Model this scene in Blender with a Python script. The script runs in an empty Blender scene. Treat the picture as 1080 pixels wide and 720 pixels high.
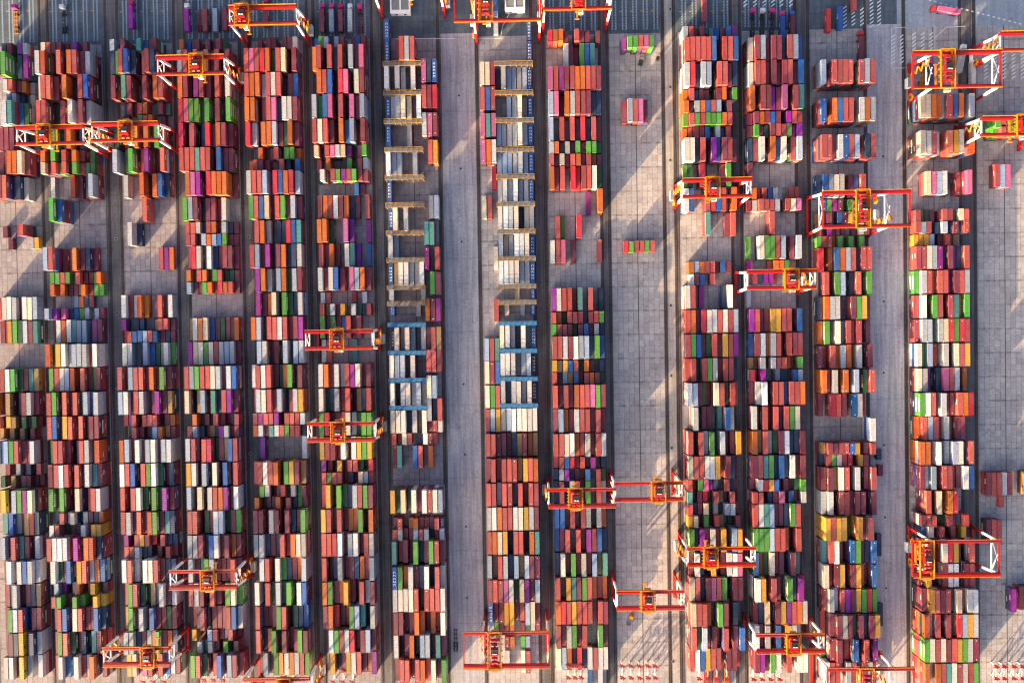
import bpy, math, random
from mathutils import Vector, Matrix
rnd = random.Random(7)
sc = bpy.context.scene
COL = sc.collection

# ------------------------------------------------------------------ camera
H, F = 400.0, 772.0                      # drone height in metres, focal length in 1080-px units
n = Vector((10/F, 11/F, -1)).normalized()
zc = -n
xc = Vector((1, .0158, 0)); xc = (xc - zc*xc.dot(zc)).normalized()
yc = zc.cross(xc)
M3 = Matrix((xc, yc, zc))
cam = bpy.data.cameras.new('camera'); camo = bpy.data.objects.new('camera', cam); COL.objects.link(camo)
camo.matrix_world = Matrix.Translation((0, 0, H)) @ M3.to_4x4()
cam.sensor_width = 36; cam.lens = F*36/1080; cam.clip_start = 1; cam.clip_end = 6000
sc.camera = camo

def g(u, v, h=0.0):
    """survey a point of the yard: picture coordinates and its height -> world x, y"""
    d = M3 @ Vector(((u-540)/F, -(v-360)/F, -1))
    t = (h-H)/d.z
    return d.x*t, d.y*t

# ------------------------------------------------------------------ world, sun
EL, AZ = 9.5, 50.0                      # sun elevation; shadows run AZ degrees above +x
w = bpy.data.worlds.new('World'); sc.world = w; w.use_nodes = True
nt = w.node_tree; bg = nt.nodes['Background']
sky = nt.nodes.new('ShaderNodeTexSky'); sky.sky_type = 'NISHITA'; sky.sun_disc = False
sky.sun_elevation = math.radians(EL); sky.sun_rotation = math.radians(270-AZ)
sky.air_density = .45; sky.dust_density = 5.0; sky.ozone_density = .5
nt.links.new(sky.outputs[0], bg.inputs[0]); bg.inputs[1].default_value = 0.13
sl = bpy.data.lights.new('sun', 'SUN'); so = bpy.data.objects.new('sun', sl); COL.objects.link(so)
sl.energy = 4.9; sl.angle = math.radians(.5); sl.color = (1.0, .67, .32)
sd = Vector((math.cos(math.radians(AZ))*math.cos(math.radians(EL)), math.sin(math.radians(AZ))*math.cos(math.radians(EL)), -math.sin(math.radians(EL))))
so.rotation_euler = sd.to_track_quat('-Z', 'Y').to_euler()
vs = sc.view_settings; vs.view_transform = 'Standard'; vs.look = 'None'; vs.gamma = 1; vs.use_curve_mapping = False
vs.exposure = 2.12
sc.render.engine = 'CYCLES'
sc.cycles.max_bounces = 4; sc.cycles.diffuse_bounces = 2; sc.cycles.filter_width = 1.15

# ------------------------------------------------------------------ materials
def base_mat(name, rough=.6, metal=0.0):
    m = bpy.data.materials.new(name); m.use_nodes = True
    t = m.node_tree; b = t.nodes['Principled BSDF']
    b.inputs['Roughness'].default_value = rough; b.inputs['Metallic'].default_value = metal
    return m, t, b

def noise(t, scale, detail=3, vec=None, rough=.55):
    nn = t.nodes.new('ShaderNodeTexNoise'); nn.inputs['Scale'].default_value = scale; nn.inputs['Detail'].default_value = detail
    nn.inputs['Roughness'].default_value = rough
    if vec is not None: t.links.new(vec, nn.inputs['Vector'])
    return nn.outputs['Fac']

def ramp(t, fac, lo, hi, a=(0, 0, 0, 1), b=(1, 1, 1, 1)):
    r = t.nodes.new('ShaderNodeValToRGB'); e = r.color_ramp.elements
    e[0].position, e[1].position = lo, hi; e[0].color, e[1].color = a, b
    t.links.new(fac, r.inputs[0]); return r.outputs[0]

def mix(t, mode, fac, a, b):
    m = t.nodes.new('ShaderNodeMix'); m.data_type = 'RGBA'; m.blend_type = mode
    for s, v in ((m.inputs[0], fac), (m.inputs[6], a), (m.inputs[7], b)):
        if hasattr(v, 'is_output'): t.links.new(v, s)
        elif isinstance(v, (int, float)): s.default_value = v
        else: s.default_value = (*v, 1) if len(v) == 3 else v
    return m.outputs[2]

def mathn(t, op, a, b=0.0):
    m = t.nodes.new('ShaderNodeMath'); m.operation = op
    for s, v in zip(m.inputs, (a, b)):
        if hasattr(v, 'is_output'): t.links.new(v, s)
        else: s.default_value = v
    return m.outputs[0]

def geo_pos(t): return t.nodes.new('ShaderNodeNewGeometry').outputs['Position']

def scaled(t, vec, s):
    m = t.nodes.new('ShaderNodeVectorMath'); m.operation = 'MULTIPLY'; t.links.new(vec, m.inputs[0]); m.inputs[1].default_value = s
    return m.outputs[0]

def simple(name, c, rough=.55, metal=0.0, var=.25, scale=.6):
    m, t, b = base_mat(name, rough, metal)
    f = noise(t, scale, 4, geo_pos(t))
    k = ramp(t, f, .3, .75, (1-var,)*3+(1,), (1, 1, 1, 1))
    t.links.new(mix(t, 'MULTIPLY', 1.0, c, k), b.inputs['Base Color'])
    return m

PAL = dict(R=(.355, .060, .055), E=(.44, .014, .030), M=(.165, .024, .044), O=(.43, .098, .010), Y=(.50, .27, .028), Z=(.24, .145, .055),
           G=(.070, .26, .035), D=(.008, .075, .024), T=(.055, .22, .22), B=(.010, .085, .30), N=(.010, .032, .085), L=(.24, .30, .41),
           W=(.60, .58, .56), S=(.37, .385, .42), C=(.58, .49, .37), P=(.20, .008, .22), K=(.47, .10, .24))
CNAME = dict(R='rust red', E='bright red', M='maroon', O='orange', Y='yellow', Z='tan', G='bright green', D='dark green', T='teal', B='blue',
             N='navy', L='light blue', W='white', S='silver grey', C='cream', P='purple', K='pink')

def paint(name, colour=None):
    """weathered container paint: faded and dusty in patches, streaked with rust"""
    m, t, b = base_mat(name, .5)
    p = geo_pos(t)
    if colour is None:
        a = t.nodes.new('ShaderNodeAttribute'); a.attribute_name = 'paint'; c = a.outputs['Color']
    else:
        oi = t.nodes.new('ShaderNodeObjectInfo')
        hs = t.nodes.new('ShaderNodeHueSaturation'); hs.inputs['Color'].default_value = (*colour, 1)
        t.links.new(mathn(t, 'MULTIPLY_ADD', oi.outputs['Random'], .50), hs.inputs['Value'])
        hs.inputs['Value'].links[0].from_node.inputs[2].default_value = .72
        t.links.new(mathn(t, 'MULTIPLY_ADD', oi.outputs['Random'], .04), hs.inputs['Hue'])
        hs.inputs['Hue'].links[0].from_node.inputs[2].default_value = .478
        c = hs.outputs[0]
    f1 = ramp(t, noise(t, .32, 4, scaled(t, p, (1, .5, 1))), .40, .74)
    c = mix(t, 'MIX', mathn(t, 'MULTIPLY', f1, .13), c, (.36, .32, .32))
    f2 = ramp(t, noise(t, 1.3, 5, p, .75), .56, .66)
    c = mix(t, 'MIX', mathn(t, 'MULTIPLY', f2, .35), c, (.07, .035, .025))
    f3 = ramp(t, noise(t, 1.1, 4, scaled(t, p, (.45, 1.5, 1)), .7), .3, .7, (.66, .66, .67, 1), (1.16, 1.16, 1.16, 1))  # fine mottle paints in the light and shade of the roof ribs
    c = mix(t, 'MULTIPLY', 1.0, c, f3)
    t.links.new(c, b.inputs['Base Color'])
    return m

MP = paint('container_paint')
MPC = {k: paint('paint_'+CNAME[k].replace(' ', '_'), v) for k, v in PAL.items()}
M_RED = simple('crane_red', (.50, .008, .008), .45, var=.3)
M_CW = simple('crane_white', (.80, .80, .79), .5, var=.15)
M_YEL = simple('crane_yellow', (.66, .235, .006), .5, var=.3)
M_BLK = simple('black_steel', (.02, .02, .022), .5)
M_STL = simple('grey_steel', (.22, .23, .24), .5)
M_DRED = simple('dark_red_steel', (.28, .012, .02), .5)
M_RACKY = simple('rack_yellow', (.50, .27, .03), .6, var=.55, scale=1.2)
M_RACKB = simple('rack_blue', (.045, .19, .40), .55, var=.3, scale=1.2)
M_RACKD = simple('rack_grating', (.19, .19, .20), .7, var=.5, scale=1.6)
M_RACKG = simple('rack_grey', (.30, .30, .27), .6, var=.4, scale=1.5)
M_WHITE = simple('white_paint', (.80, .80, .78), .6, var=.2)
M_GLASS = simple('dark_glass', (.02, .03, .04), .15, var=.1)
M_BARR = simple('barrier_red', (.34, .008, .010), .5, var=.5)
M_FKG = simple('forklift_green', (.01, .06, .045), .4)
M_RUB = simple('rubber', (.025, .025, .025), .9)
M_MARK = simple('road_paint', (.74, .78, .80), .7, var=.3, scale=2.0)
M_MARKY = simple('yellow_road_paint', (.55, .38, .05), .7, var=.5, scale=2.0)

def slab(name, c, c2, gx, gy, x0, y0, line=.35, streak=0.0):
    """concrete paving: joints on a grid, blotches, tyre streaks along y"""
    m, t, b = base_mat(name, .85)
    p = geo_pos(t)
    sep = t.nodes.new('ShaderNodeSeparateXYZ'); t.links.new(p, sep.inputs[0])
    f = noise(t, .05, 5, p, .65)
    col = ramp(t, f, .32, .68, (*c, 1), (*c2, 1))
    f2 = ramp(t, noise(t, .7, 7, p, .85), .32, .64, (.62, .61, .63, 1), (1.05, 1.05, 1.05, 1))
    col = mix(t, 'MULTIPLY', 1.0, col, f2)
    blot = ramp(t, noise(t, .13, 6, p, .8), .56, .70)
    col = mix(t, 'MIX', mathn(t, 'MULTIPLY', blot, .62), col, (c[0]*.35, c[1]*.35, c[2]*.35))
    def joints(axis, step, o, wd):
        q = mathn(t, 'SUBTRACT', sep.outputs[axis], o)
        q = mathn(t, 'DIVIDE', q, step)
        q = mathn(t, 'FRACT', q)
        q = mathn(t, 'SUBTRACT', q, .5)
        q = mathn(t, 'ABSOLUTE', q)
        return mathn(t, 'GREATER_THAN', q, .5-wd/step/2)
    if gx:
        if gy:                                # every pour has weathered a little differently
            cb = t.nodes.new('ShaderNodeCombineXYZ')
            t.links.new(mathn(t, 'FLOOR', mathn(t, 'DIVIDE', mathn(t, 'SUBTRACT', sep.outputs[0], x0), gx)), cb.inputs[0])
            t.links.new(mathn(t, 'FLOOR', mathn(t, 'DIVIDE', mathn(t, 'SUBTRACT', sep.outputs[1], y0), gy/4)), cb.inputs[1])
            wn = t.nodes.new('ShaderNodeTexWhiteNoise'); wn.noise_dimensions = '2D'; t.links.new(cb.outputs[0], wn.inputs['Vector'])
            col = mix(t, 'MULTIPLY', 1.0, col, ramp(t, wn.outputs['Value'], 0, 1, (.80, .79, .80, 1), (1.06, 1.06, 1.06, 1)))
        wob0 = ramp(t, noise(t, .22, 3, p), .30, .62)
        j = joints(0, gx, x0, .30); col = mix(t, 'MULTIPLY', mathn(t, 'MULTIPLY', mathn(t, 'MULTIPLY', j, line), wob0), col, (.35, .30, .32))
    if gy:
        j = joints(1, gy, y0, 1.1); wob = ramp(t, noise(t, .35, 4, p, .7), .42, .62)
        col = mix(t, 'MULTIPLY', mathn(t, 'MULTIPLY', mathn(t, 'MULTIPLY', j, line*.9), wob), col, (.35, .32, .33))
        j = joints(1, gy/4, y0, .35); col = mix(t, 'MULTIPLY', mathn(t, 'MULTIPLY', mathn(t, 'MULTIPLY', j, line*.6), wob), col, (.4, .36, .38))
    if streak:
        s = ramp(t, noise(t, 1.0, 5, scaled(t, p, (.50, .022, 0)), .7), .42, .60)
        col = mix(t, 'MULTIPLY', mathn(t, 'MULTIPLY', s, streak), col, (.35, .35, .37))
    t.links.new(col, b.inputs['Base Color'])
    return m

# ------------------------------------------------------------------ mesh builder
class MB:
    def __init__(s): s.v = []; s.f = []; s.m = []; s.c = []; s.mi = 0; s.cc = (1, 1, 1)
    def quad(s, *p):
        i = len(s.v); s.v += [tuple(q) for q in p]; s.f.append(tuple(range(i, i+len(p)))); s.m.append(s.mi); s.c.append(s.cc)
    def box(s, x0, x1, y0, y1, z0, z1, bottom=True):
        i = len(s.v)
        s.v += [(x0, y0, z0), (x1, y0, z0), (x1, y1, z0), (x0, y1, z0), (x0, y0, z1), (x1, y0, z1), (x1, y1, z1), (x0, y1, z1)]
        fs = [(4, 5, 6, 7), (0, 1, 5, 4), (1, 2, 6, 5), (2, 3, 7, 6), (3, 0, 4, 7)]
        if bottom: fs.append((3, 2, 1, 0))
        for f in fs: s.f.append(tuple(i+k for k in f)); s.m.append(s.mi); s.c.append(s.cc)
    def bar(s, a, b, wd, hd=None):
        """square bar from point a to point b"""
        a, b = Vector(a), Vector(b); d = (b-a).normalized(); hd = hd or wd
        up = Vector((0, 0, 1)) if abs(d.z) < .95 else Vector((0, 1, 0))
        r = d.cross(up).normalized()*wd/2; u = r.cross(d).normalized()*hd/2
        i = len(s.v)
        for q in (a, b): s.v += [tuple(q-r-u), tuple(q+r-u), tuple(q+r+u), tuple(q-r+u)]
        for f in ((3, 2, 1, 0), (4, 5, 6, 7), (0, 1, 5, 4), (1, 2, 6, 5), (2, 3, 7, 6), (3, 0, 4, 7)):
            s.f.append(tuple(i+k for k in f)); s.m.append(s.mi); s.c.append(s.cc)
    def cyl(s, c, axis, r, l, seg=12):
        i = len(s.v); ax = 'xyz'.index(axis); o = [(1, 2), (0, 2), (0, 1)][ax]
        for e in (-l/2, l/2):
            for k in range(seg):
                q = [c[0], c[1], c[2]]; q[ax] += e; q[o[0]] += r*math.cos(2*math.pi*k/seg); q[o[1]] += r*math.sin(2*math.pi*k/seg); s.v.append(tuple(q))
        for k in range(seg):
            j = (k+1) % seg; s.f.append((i+k, i+j, i+seg+j, i+seg+k)); s.m.append(s.mi); s.c.append(s.cc)
        for b in (0, seg): s.f.append(tuple(i+b+k for k in range(seg))); s.m.append(s.mi); s.c.append(s.cc)
    def mesh(s, name, mats, paint_attr=False):
        me = bpy.data.meshes.new(name); me.from_pydata(s.v, [], s.f)
        for m in mats: me.materials.append(m)
        me.polygons.foreach_set('material_index', s.m)
        if paint_attr:
            a = me.attributes.new('paint', 'FLOAT_COLOR', 'FACE')
            a.data.foreach_set('color', [q for c in s.c for q in (*c, 1)])
        me.update(); return me

def link(name, me, parent=None, loc=(0, 0, 0), rz=0.0):
    o = bpy.data.objects.new(name, me); COL.objects.link(o); o.location = loc; o.rotation_euler = (0, 0, rz)
    if parent: o.parent = parent
    return o
def tag(o, label, cat, group=None):
    o['label'] = label; o['category'] = cat
    if group: o['group'] = group
    return o
def struct(name, mb, mats, kind='structure'):
    o = link(name, mb.mesh(name, mats if isinstance(mats, list) else [mats])); o['kind'] = kind; return o

def copy_tree(o, parent=None):
    c = o.copy(); COL.objects.link(c)
    if parent: c.parent = parent
    for ch in list(o.children): copy_tree(ch, c)
    return c

# ------------------------------------------------------------------ yard grid
SP, BP, TH = 2.83, 12.97, 2.70            # slot pitch, bay pitch, tier height
YK11 = g(85, 337.7)[1]
def Yk(k): return YK11-BP*(k-11)
BASE = dict(A=(-9.6, 250), B=(58, 270), C=(132, 280), D=(201.4, 320), E=(268, 245), F=(337.4, 210), G=(410.5, 240), H=(508.5, 215),
            I=(579.6, 250), X=(645, 250), J=(718.6, 265), K=(784.5, 240), L=(856.3, 185), M=(957.2, 200), Q=(1033.5, 500))
XL = {b: g(*p)[0] for b, p in BASE.items()}
BLOCK = dict(A='leftmost block', B='second block from the left', C='third block from the left', D='fourth block from the left',
             E='fifth block from the left', F='sixth block from the left', G='seventh block from the left', H='eighth block from the left',
             I='ninth block from the left', X='tenth block', J='eleventh block from the left', K='twelfth block from the left',
             L='thirteenth block from the left', M='fourteenth block from the left', Q='rightmost block')

ROWS = {}
def rows(b, txt): ROWS[b] = [ln.split(None, 3) for ln in txt.strip().splitlines()]
# bay (k = bay number, v = surveyed edge), container length class, tiers, colours of the ten slots
rows('A', '''
-0.5 2 3 ......5m2 5n3 6m3 8P3 9S3
0 4 5 4m4 5m5 6G5 8n3 9P3
1 2 3 5S3 6R3 7m2 8o2 9s1
1.5 2 3 5B2 6L2 7n1 9s1
2 4 5 4m4 5S4 6S5 7T5 8b3 9d3
3 4 3 4m3 5m3 6m3 7m2 8n2
4 4 4 4m3 5m3 6O4 7O4 8C4 9m3
5 4 4 3m4 4m4 5R4 6m2 7N3 8S2
7 2 1 3m1 8R4 7m3
7.5 2 1 4m1 8L1 9Y1
10 4 2 2R2 3W2 4W2 5S2 6m1 7W2 8C2 9L2
11 4 2 2m1 3m1 4Y2 5G2 6d2 7S2 8m2 9T2
13 4 3 2t2 3R3 4W3 5G3 6d2 7m2 8t2 9Z2
14 4 3 2O3 3m2 4z3 5n1 6m2 7m3 8S3 9m2
15 2 3 2R3 4Y3 5z3 7d3 8m2 9d3
15.5 2 2 2z2 4z2 5m1 6z2 8m2
16 4 4 2n3 3b3 4L4 5G4 6R4 7m3 8m3 9S4
17 2 2 3m2 5L2 6m1 7n2 9R2
17.5 2 2 2d2 4z2 5m1 6m2 7m2 8m1 9m1
18 4 5 3z4 4Y5 5m3 6L5 7G5 8P5 9C5
19 4 3 3t3 4b3 5s2 6m2 7z3 8R3 9n3
20 4 4 3L4 4n3 5R4 6t3 7m3 8m2 9L3
21 4 4 3m3 4W4 5n2 6S4 7B4 8S4 9s3
22 4 3 3m3 4n3 5S4 6m2 7m3 8n3 9Z3
23 4 4 3m3 4G4 5S4 6R4 7n2 8m3 9r3
24 4 4 3m3 4m4 5n4 6Y4 7m3 8n4 9s3
25 4 4 3S4 4S4 5m3 6Y4 7s3 9S3
''')
rows('B', '''
-0.5 2 3 CRMMmmP-M-
0 4 5 SO--R-ORms
1 4 5 cRRm-O--RB
2 4 5 RR--m-W-Ms
3 4 4 o-G-mO-n--
4 2 4 O-G-R-Om-d
4.5 2 4 CmRgR-Gmdd
5 4 4 0S1 4C1 5O3 6m2 8n3 9L4
6 4 5 2G5 3B4
8 4 4 0L4 1R4 2m1 5O3 6m2 7n2 8m1
9 2 2 GGRGdRmmgO
9.5 2 2 O-OmmzOmgg
10 2 1 4L1 5O1 6n1 7m1
10.5 2 4 0L4 1P3 2K2 3n1 4B1 5G1 6S1 8L1 9m1
11 4 2 -SOWTLL-PM
12 4 4 OdYWsLSSrW
13 4 3 GRWLO-RmgM
14 4 4 RG-RmRdLbS
15 4 4 RBmYR-RmMM
16 4 4 gRRm-nRS-O
17 4 4 RRWR-RnStm
18 4 4 GmG--C-mRS
19 2 4 --RsC-smno
19.5 2 4 SR----SmYY
20 4 5 RWWS-P-OOn
21 4 4 WdmB-YRsob
22 2 3 Lp-sO-mY-m
22.5 2 4 RG--Gg--Yy
23 4 4 mRB-WRmmBn
24 4 4 mGRd-n-tm-
25 4 4 rSb-WmsO-m
''')
rows('C', '''
-0.5 2 4 L-M--TbmM-
0 4 5 ngRBn-mRN-
1 4 4 M-TM--M-OR
2 2 2 -nMmRO-dMt
2.5 2 2 mn--GRO-m-
3 4 4 d-m-R-O-Gr
4 4 4 L-dG-mP--R
5 4 4 1S2 5O4 4m1 7O3 8B3 9n2
6 4 3 5R3
7 4 3 2S3 3n1
8 4 1 7R1 8P1 9O1
10 4 2 WmsOo-mRmS
11 2 2 P-nn-nzRRm
11.5 2 2 eRBBLRBmnm
12 4 2 CS-nLbdsWg
13 4 4 R-LRRmOmGm
14 4 4 LWnRS-mPmz
15 2 3 rpR-RRR-mo
15.5 2 3 -dRm-nLOzm
16 4 4 OLmWmLWmSS
17 4 4 WRB-RGWd-n
18 4 4 R-RWd-GdPm
19 4 4 RSmRmOGmtn
20 2 3 P-RYRe-Rbn
20.5 2 3 RRSnn-m-Rm
21 4 4 WRs-WWRmnn
22 4 4 rGRd-znSms
23 4 4 zGmS-Bmmdm
24 4 4 SSnmsrGmon
25 4 3 YCsKRmRbsm
''')
rows('D', '''
-0.5 2 3 ObmM-MmMd-
0 4 4 LRmRsMmM-M
1 4 4 OM-PMm-R-S
2 4 4 EKGGdG-M-G
3 4 4 E-R-nEmOMm
4 4 4 RRRTRR-Bmm
5 4 4 -OKP-EOOO-
6 4 3 0G3 1L3 2M3 3n1 4m2 5m2 6m1 7S2
7 2 2 RRSnROmSnm
7.5 2 2 RR-LOLBGmm
8 4 2 mES-WnmMMm
9 2 2 O-RO-GRddm
9.5 2 2 LmmGOmEORm
11 4 2 zWOCbmdmmO
12 4 2 PCCGWRSLSm
13 4 4 RLGRRWSmWB
14 4 4 C-zL-TnRPm
15 2 3 -O-m-Rm-nM
15.5 2 3 RLn-znPCmM
16 4 4 SR-RE-mzBM
17 4 4 YW-L-C-B-R
18 4 4 L-C-SROPmW
19 4 4 RR-dmWS-mg
20 4 4 LSRnBWmMom
21 4 4 SmtGSmmmRm
22 4 4 RWM-Rm-GCg
23 4 4 -nR-mmmRBs
24 2 3 Y--LRmsR--
24.5 2 3 -StSm-G-M-
25 4 4 GRd-rB-LMm
''')
rows('E', '''
-0.5 2 3 --m-MM-MMS
0 4 4 RKREOdRC-M
1 4 4 ROOsRSR-mb
2 4 4 OO-mRKnSSM
3 4 4 Es-OOLmdOm
4 2 3 -nO-mR-GGo
4.5 2 3 oRMm--Rn-B
5 4 4 SRRL-EBOEs
6 4 3 GRBC-RGmLm
7 4 3 -ROs-nnEBT
8 4 3 RLmP-MOnNS
9 4 3 -POs-LOdLM
10 4 3 -PmoC-GdnS
11 4 3 OL-RRWRmMP
12 4 3 -LS-m-W-LS
13 4 4 sRWR--oG-M
14 4 4 -SWRmL-mSY
15 2 3 RPRRP-RRRS
15.5 2 3 OSrTSRGRRn
16 4 2 1P2 9W2 0n1
17 4 4 rRWRO-GYMz
18 2 3 -GS-mR-SgM
18.5 2 3 O-mmO-Rngm
19 4 4 MM-WM-MnmG
20 4 4 LWnmnRmOWS
21 4 4 -SR-WgnmoS
22 4 4 W-RdSdG-WB
23 4 4 R--mGR-dnb
24 4 4 R-oG-M-mGM
25 4 3 mLmGYWOSRG
''')
rows('F', '''
-0.5 2 3 bGLnLM-mBM
0 4 5 oR-RnR-SmK
1 4 5 -ORB-EK-CM
2 4 5 SgBK-R-KmL
3 4 5 RCRm-ObL-M
4 2 4 C-RKSCp-mG
4.5 2 3 m-O--nG-RL
5 2 4 -S-RGPRGrm
5.5 2 2 7B2 8m1
6 4 2 RORWROnm-R
7 4 3 0O3 1O3 2d1 5K3 6p2 9P1
8 4 2 Rm0.0
9 4 3 SmWBm-KLOm
10 2 1 0S1 1r1 6m1 8S1
10.5 2 2 RzLmY-SdnM
11 4 2 0G2 1m1 2d2 3m1 4b1 5R2 6m1 7m2
12 4 1 0S1 1R1 6T1
13 4 4 SOmWsRPW-M
14 4 4 W-nLmR-znR
15 4 4 GE-mrWsdGG
16 4 4 YRR-W-WYGY
17 2 3 Pm-Y-RRd-E
17.5 2 3 RGRR-n-CLM
18 4 4 rY-GdnSRGM
19 4 4 YR-R-ooG-O
20 4 4 RREW-LW-RS
21 4 4 R-nS-mnomS
22 4 4 OGmoY--RsM
23 4 4 MOe--GLt-S
24 4 4 -WGRSE-MLm
25 4 3 -Y-mYWRmoP
''')
ROWS['F'][[r[0] for r in ROWS['F']].index('8')] = ['8', '4', '2', '0R2 1m1 2O2 3m1 5C2 6T2 7P1 9B1']
rows('G', '''
v38 4 4 2M2 3R4 4S4 5R4
v19 4 2 0B2
v43 4 2 0B2
v68.5 4 3 0W3 2W3 3S2 5W3
v99.5 4 3 0B2 1L2 2S3 3C3 4C2 6W3
v129.5 4 2 0B2 4S2
v159.5 4 3 0W3 1L2 2S2 5S2
v189 4 2 0B2
v218 4 3 0B1 1W2 3W2
v247 4 2 0S2 1L1
v276.5 4 3 0B2 1z2 2W3 3W3 4S2 5S2 6W3
v305 2 1 0L2 6S1
v322 2 1 0B1 5S1
v345 4 3 0N1 1W3 2s1 3W3 4L2 6S2
v374.5 4 3 0W3 1S3 2S3 4W3
v403.5 4 3 0W3 1n1 2S3 3W3 4S2 5S3 6s2
v433 4 3 0S3 1C3 2W3 3n1 4S2 6W3
v62 4 3 7K3 8N3 9B3
v90 4 3 7R3 8m3 9E3
v119 4 3 7S3 8K3 9M3
v148 4 3 8R3 9Y3
v206 4 3 8S3 9S3
v234 4 3 7T3 8T3
v261 4 3 7P3 9R3
v287 4 3 8G3 9M3
v315 4 3 7O3 8m3 9P3
v345 4 3 7m2 8R3 9Z3
v369 4 3 7R3 8R3 9M3
v396 4 3 7C3 8L3
v420 4 3 7S3 8n2 9R3
v444 2 3 7m2 8R3 9S3
v457 2 2 0R2 1m1 2C2 3R2 5n1 6W2 7m2 8M2
v470 4 2 0M1 1T2 4B2 5R2 7O2
v517 4 5 YdC-W-WRWL
v547 2 3 mR-oOmmmRn
v558 2 3 RCmmLRS-mL
v571 4 4 T-m-G-mGRm
v598 4 4 BGoSmnW-Rs
v621 4 4 SWSCR-RRRS
v646 4 4 MM-mOo-o-W
v670 4 4 S-mO-LL-Tm
v696 4 4 mRR-ROrW-G
''')
rows('H', '''
v65 4 3 0C3 1C3 2M3
v91 4 3 0R3 1B3 2R3
v119 4 3 0K3 1T3 2K3
v147 4 3 0K3 1O3 2S3
v175 4 2 2E2
v206 4 2 0C2 1R2
v260 4 1 2W1
v315 4 2 2R2
v357 4 2 0L2 1R2 2T2
v381 4 2 0C2 1M2 2B2
v406 4 2 0C2 1G2 2R2
v431 4 2 0R2 1s2 2Y2
v20 4 2 9B2
v43 4 2 9B2
v69 4 3 3n1 4S3 5L2 6L2 7S2 8S2 9B2
v99 4 3 5L2 6L2 7W3 8s1 9B2
v128.5 4 3 3L2 4L2 5S2 6S2 7W3 8L2 9B2
v159 4 3 3L2 4L2 5L2 6S2 7W3 8L2 9B2
v188.5 4 3 3S2 4W3 5S2 6W3 7L2 8S2 9B2
v217 4 3 3W3 4W3 5W3 6W3 7n1 8C2 9W2
v246 4 3 3S2 4S1 5S1 6W3 7W3 8W3 9B2
v275 4 3 3W3 4W3 5W3 6W3 7S2 8L2 9B2
v304 2 1 6C1 9B1
v321 2 1 4C1 7S1 9B1
v343 4 3 3C3 4W3 5S2 6n1 7W3 8S1 9B2
v372.5 4 3 3S2 4W3 5W3 6S1 7S2 8W2 9N1
v402 4 3 3S2 4n1 5S2 6W3 7S2 8S3 9N1
v431 4 3 3S2 4S2 5W3 6W3 7W3 8W3 9W3
16 4 3 RRmm-nzMoz
17 4 4 mR-RRRzYRO
18 4 4 RRsRRnR-RM
19 4 4 SWORRWWYSM
20 4 4 ROWY-RR-OT
21 4 4 LzRSnLzSMM
22 4 4 MRRKS-CPmS
23 4 3 BmmYY--LCm
24 2 1 SGmmo-MdSm
24.6 2 1 0W1 3R1 4O1 6G1 7L1
25.2 4 1 3W1 6W1 7R1
''')
rows('I', '''
-0.5 2 4 EOOm-Rmm-m
0 4 3 3W3 4m2 5m1 6G3 7B3 8T3
1 4 4 KRPMROORRM
2 4 4 LK-OSRRMnn
3 4 3 L-R-RnEnRm
4 2 3 SOnSmGmGGd
4.5 2 3 RmCmROmRom
5 4 3 OmR-EeRRWd
6 4 3 7P1 9O4
7 4 2 1R2 2G1 5E3
8 4 2 0W2 1R2 2K2 4m1 9R1
10 4 3 PSRR-T-R-n
11 2 3 Ro-RRM-RRG
11.5 2 3 GRRMdMBmSn
12 4 4 RRSMWLLnGb
13 2 3 YsYBR-Om-n
13.5 2 3 R-szB-ROMd
14 4 4 RmRmORRKGM
15 4 4 mLomSRRmRm
16 4 4 RRWWomC-RS
17 2 3 rRBEmR-P-n
17.5 2 3 nLPnm-BnRd
18 4 3 nR-SR-G-Rs
19 4 3 BB-R-RC-So
20 4 3 bmR-R-PMBn
21 4 3 nW-GmCmLzT
22 4 3 R-YTMGRomo
23 4 3 OERYRRR-RM
24 4 3 RmSGmR--Gm
25 4 2 CSOmEnWRSW
26 4 1 6B1 8S1
''')
rows('X', '''
v37.5 2 4 2P3 3G4 4G4 5R4 6K4 7G4
v104 4 3 2m2 3L3 4R3 5K3 6m2
v254 2 2 2E2 3G2 4R2 5R2 6G2 7R2
''')
rows('J', '''
-0.5 2 4 LRmM-tbmBP
0 4 5 RRRRRB-RRB
1 4 5 WEnSL-RRmn
2 2 4 oRnmm-MO-G
2.5 2 4 OmSOBRL-M-
3 2 4 gRGRGGGOR-
3.5 2 3 orRMB-SbR-
4 4 4 WWnR-PbMRm
5 4 3 0G2 1d2 3E3 7m2 8G3
6 4 3 0W3 1B3 4R3 5E3 6B3 7R3 9O3
7 4 3 4T3 8m1 9R2
9 2 2 1O2 2L2 3O2 4R2 5R2 6m1 7B2 8M2
9.5 2 2 1W2 2M2 3B2 5R2
10 4 3 0W3 1R3 3P1 7n2 8W3 9M2
11 4 3 ROmEWSRWRL
12 4 3 RGBmdRmYRP
13 4 3 rR-RGSmRRn
14 4 4 WLm--CRdR-
15 4 4 1S4 3m2 4m2 6t2 7B4 8S3
16 4 4 R-RsG-S-mY
17 4 4 CRRWWY-Mn-
18 2 3 R-GKpn-Rn-
18.5 2 3 T-me-Rz-R-
19 2 3 RnmC-s-LS-
19.5 2 3 YC-G-Rz--M
20 4 4 GnPmWmY-LY
21 4 4 mWn-Y-mSWK
22 4 4 CRnMKRG-MM
23 4 5 CRRo-GM-n-
24 4 5 RdS-m-R-mB
25 4 3 RWBYRR-MM-
26 4 1 3R1 5R1 7O1
''')
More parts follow.
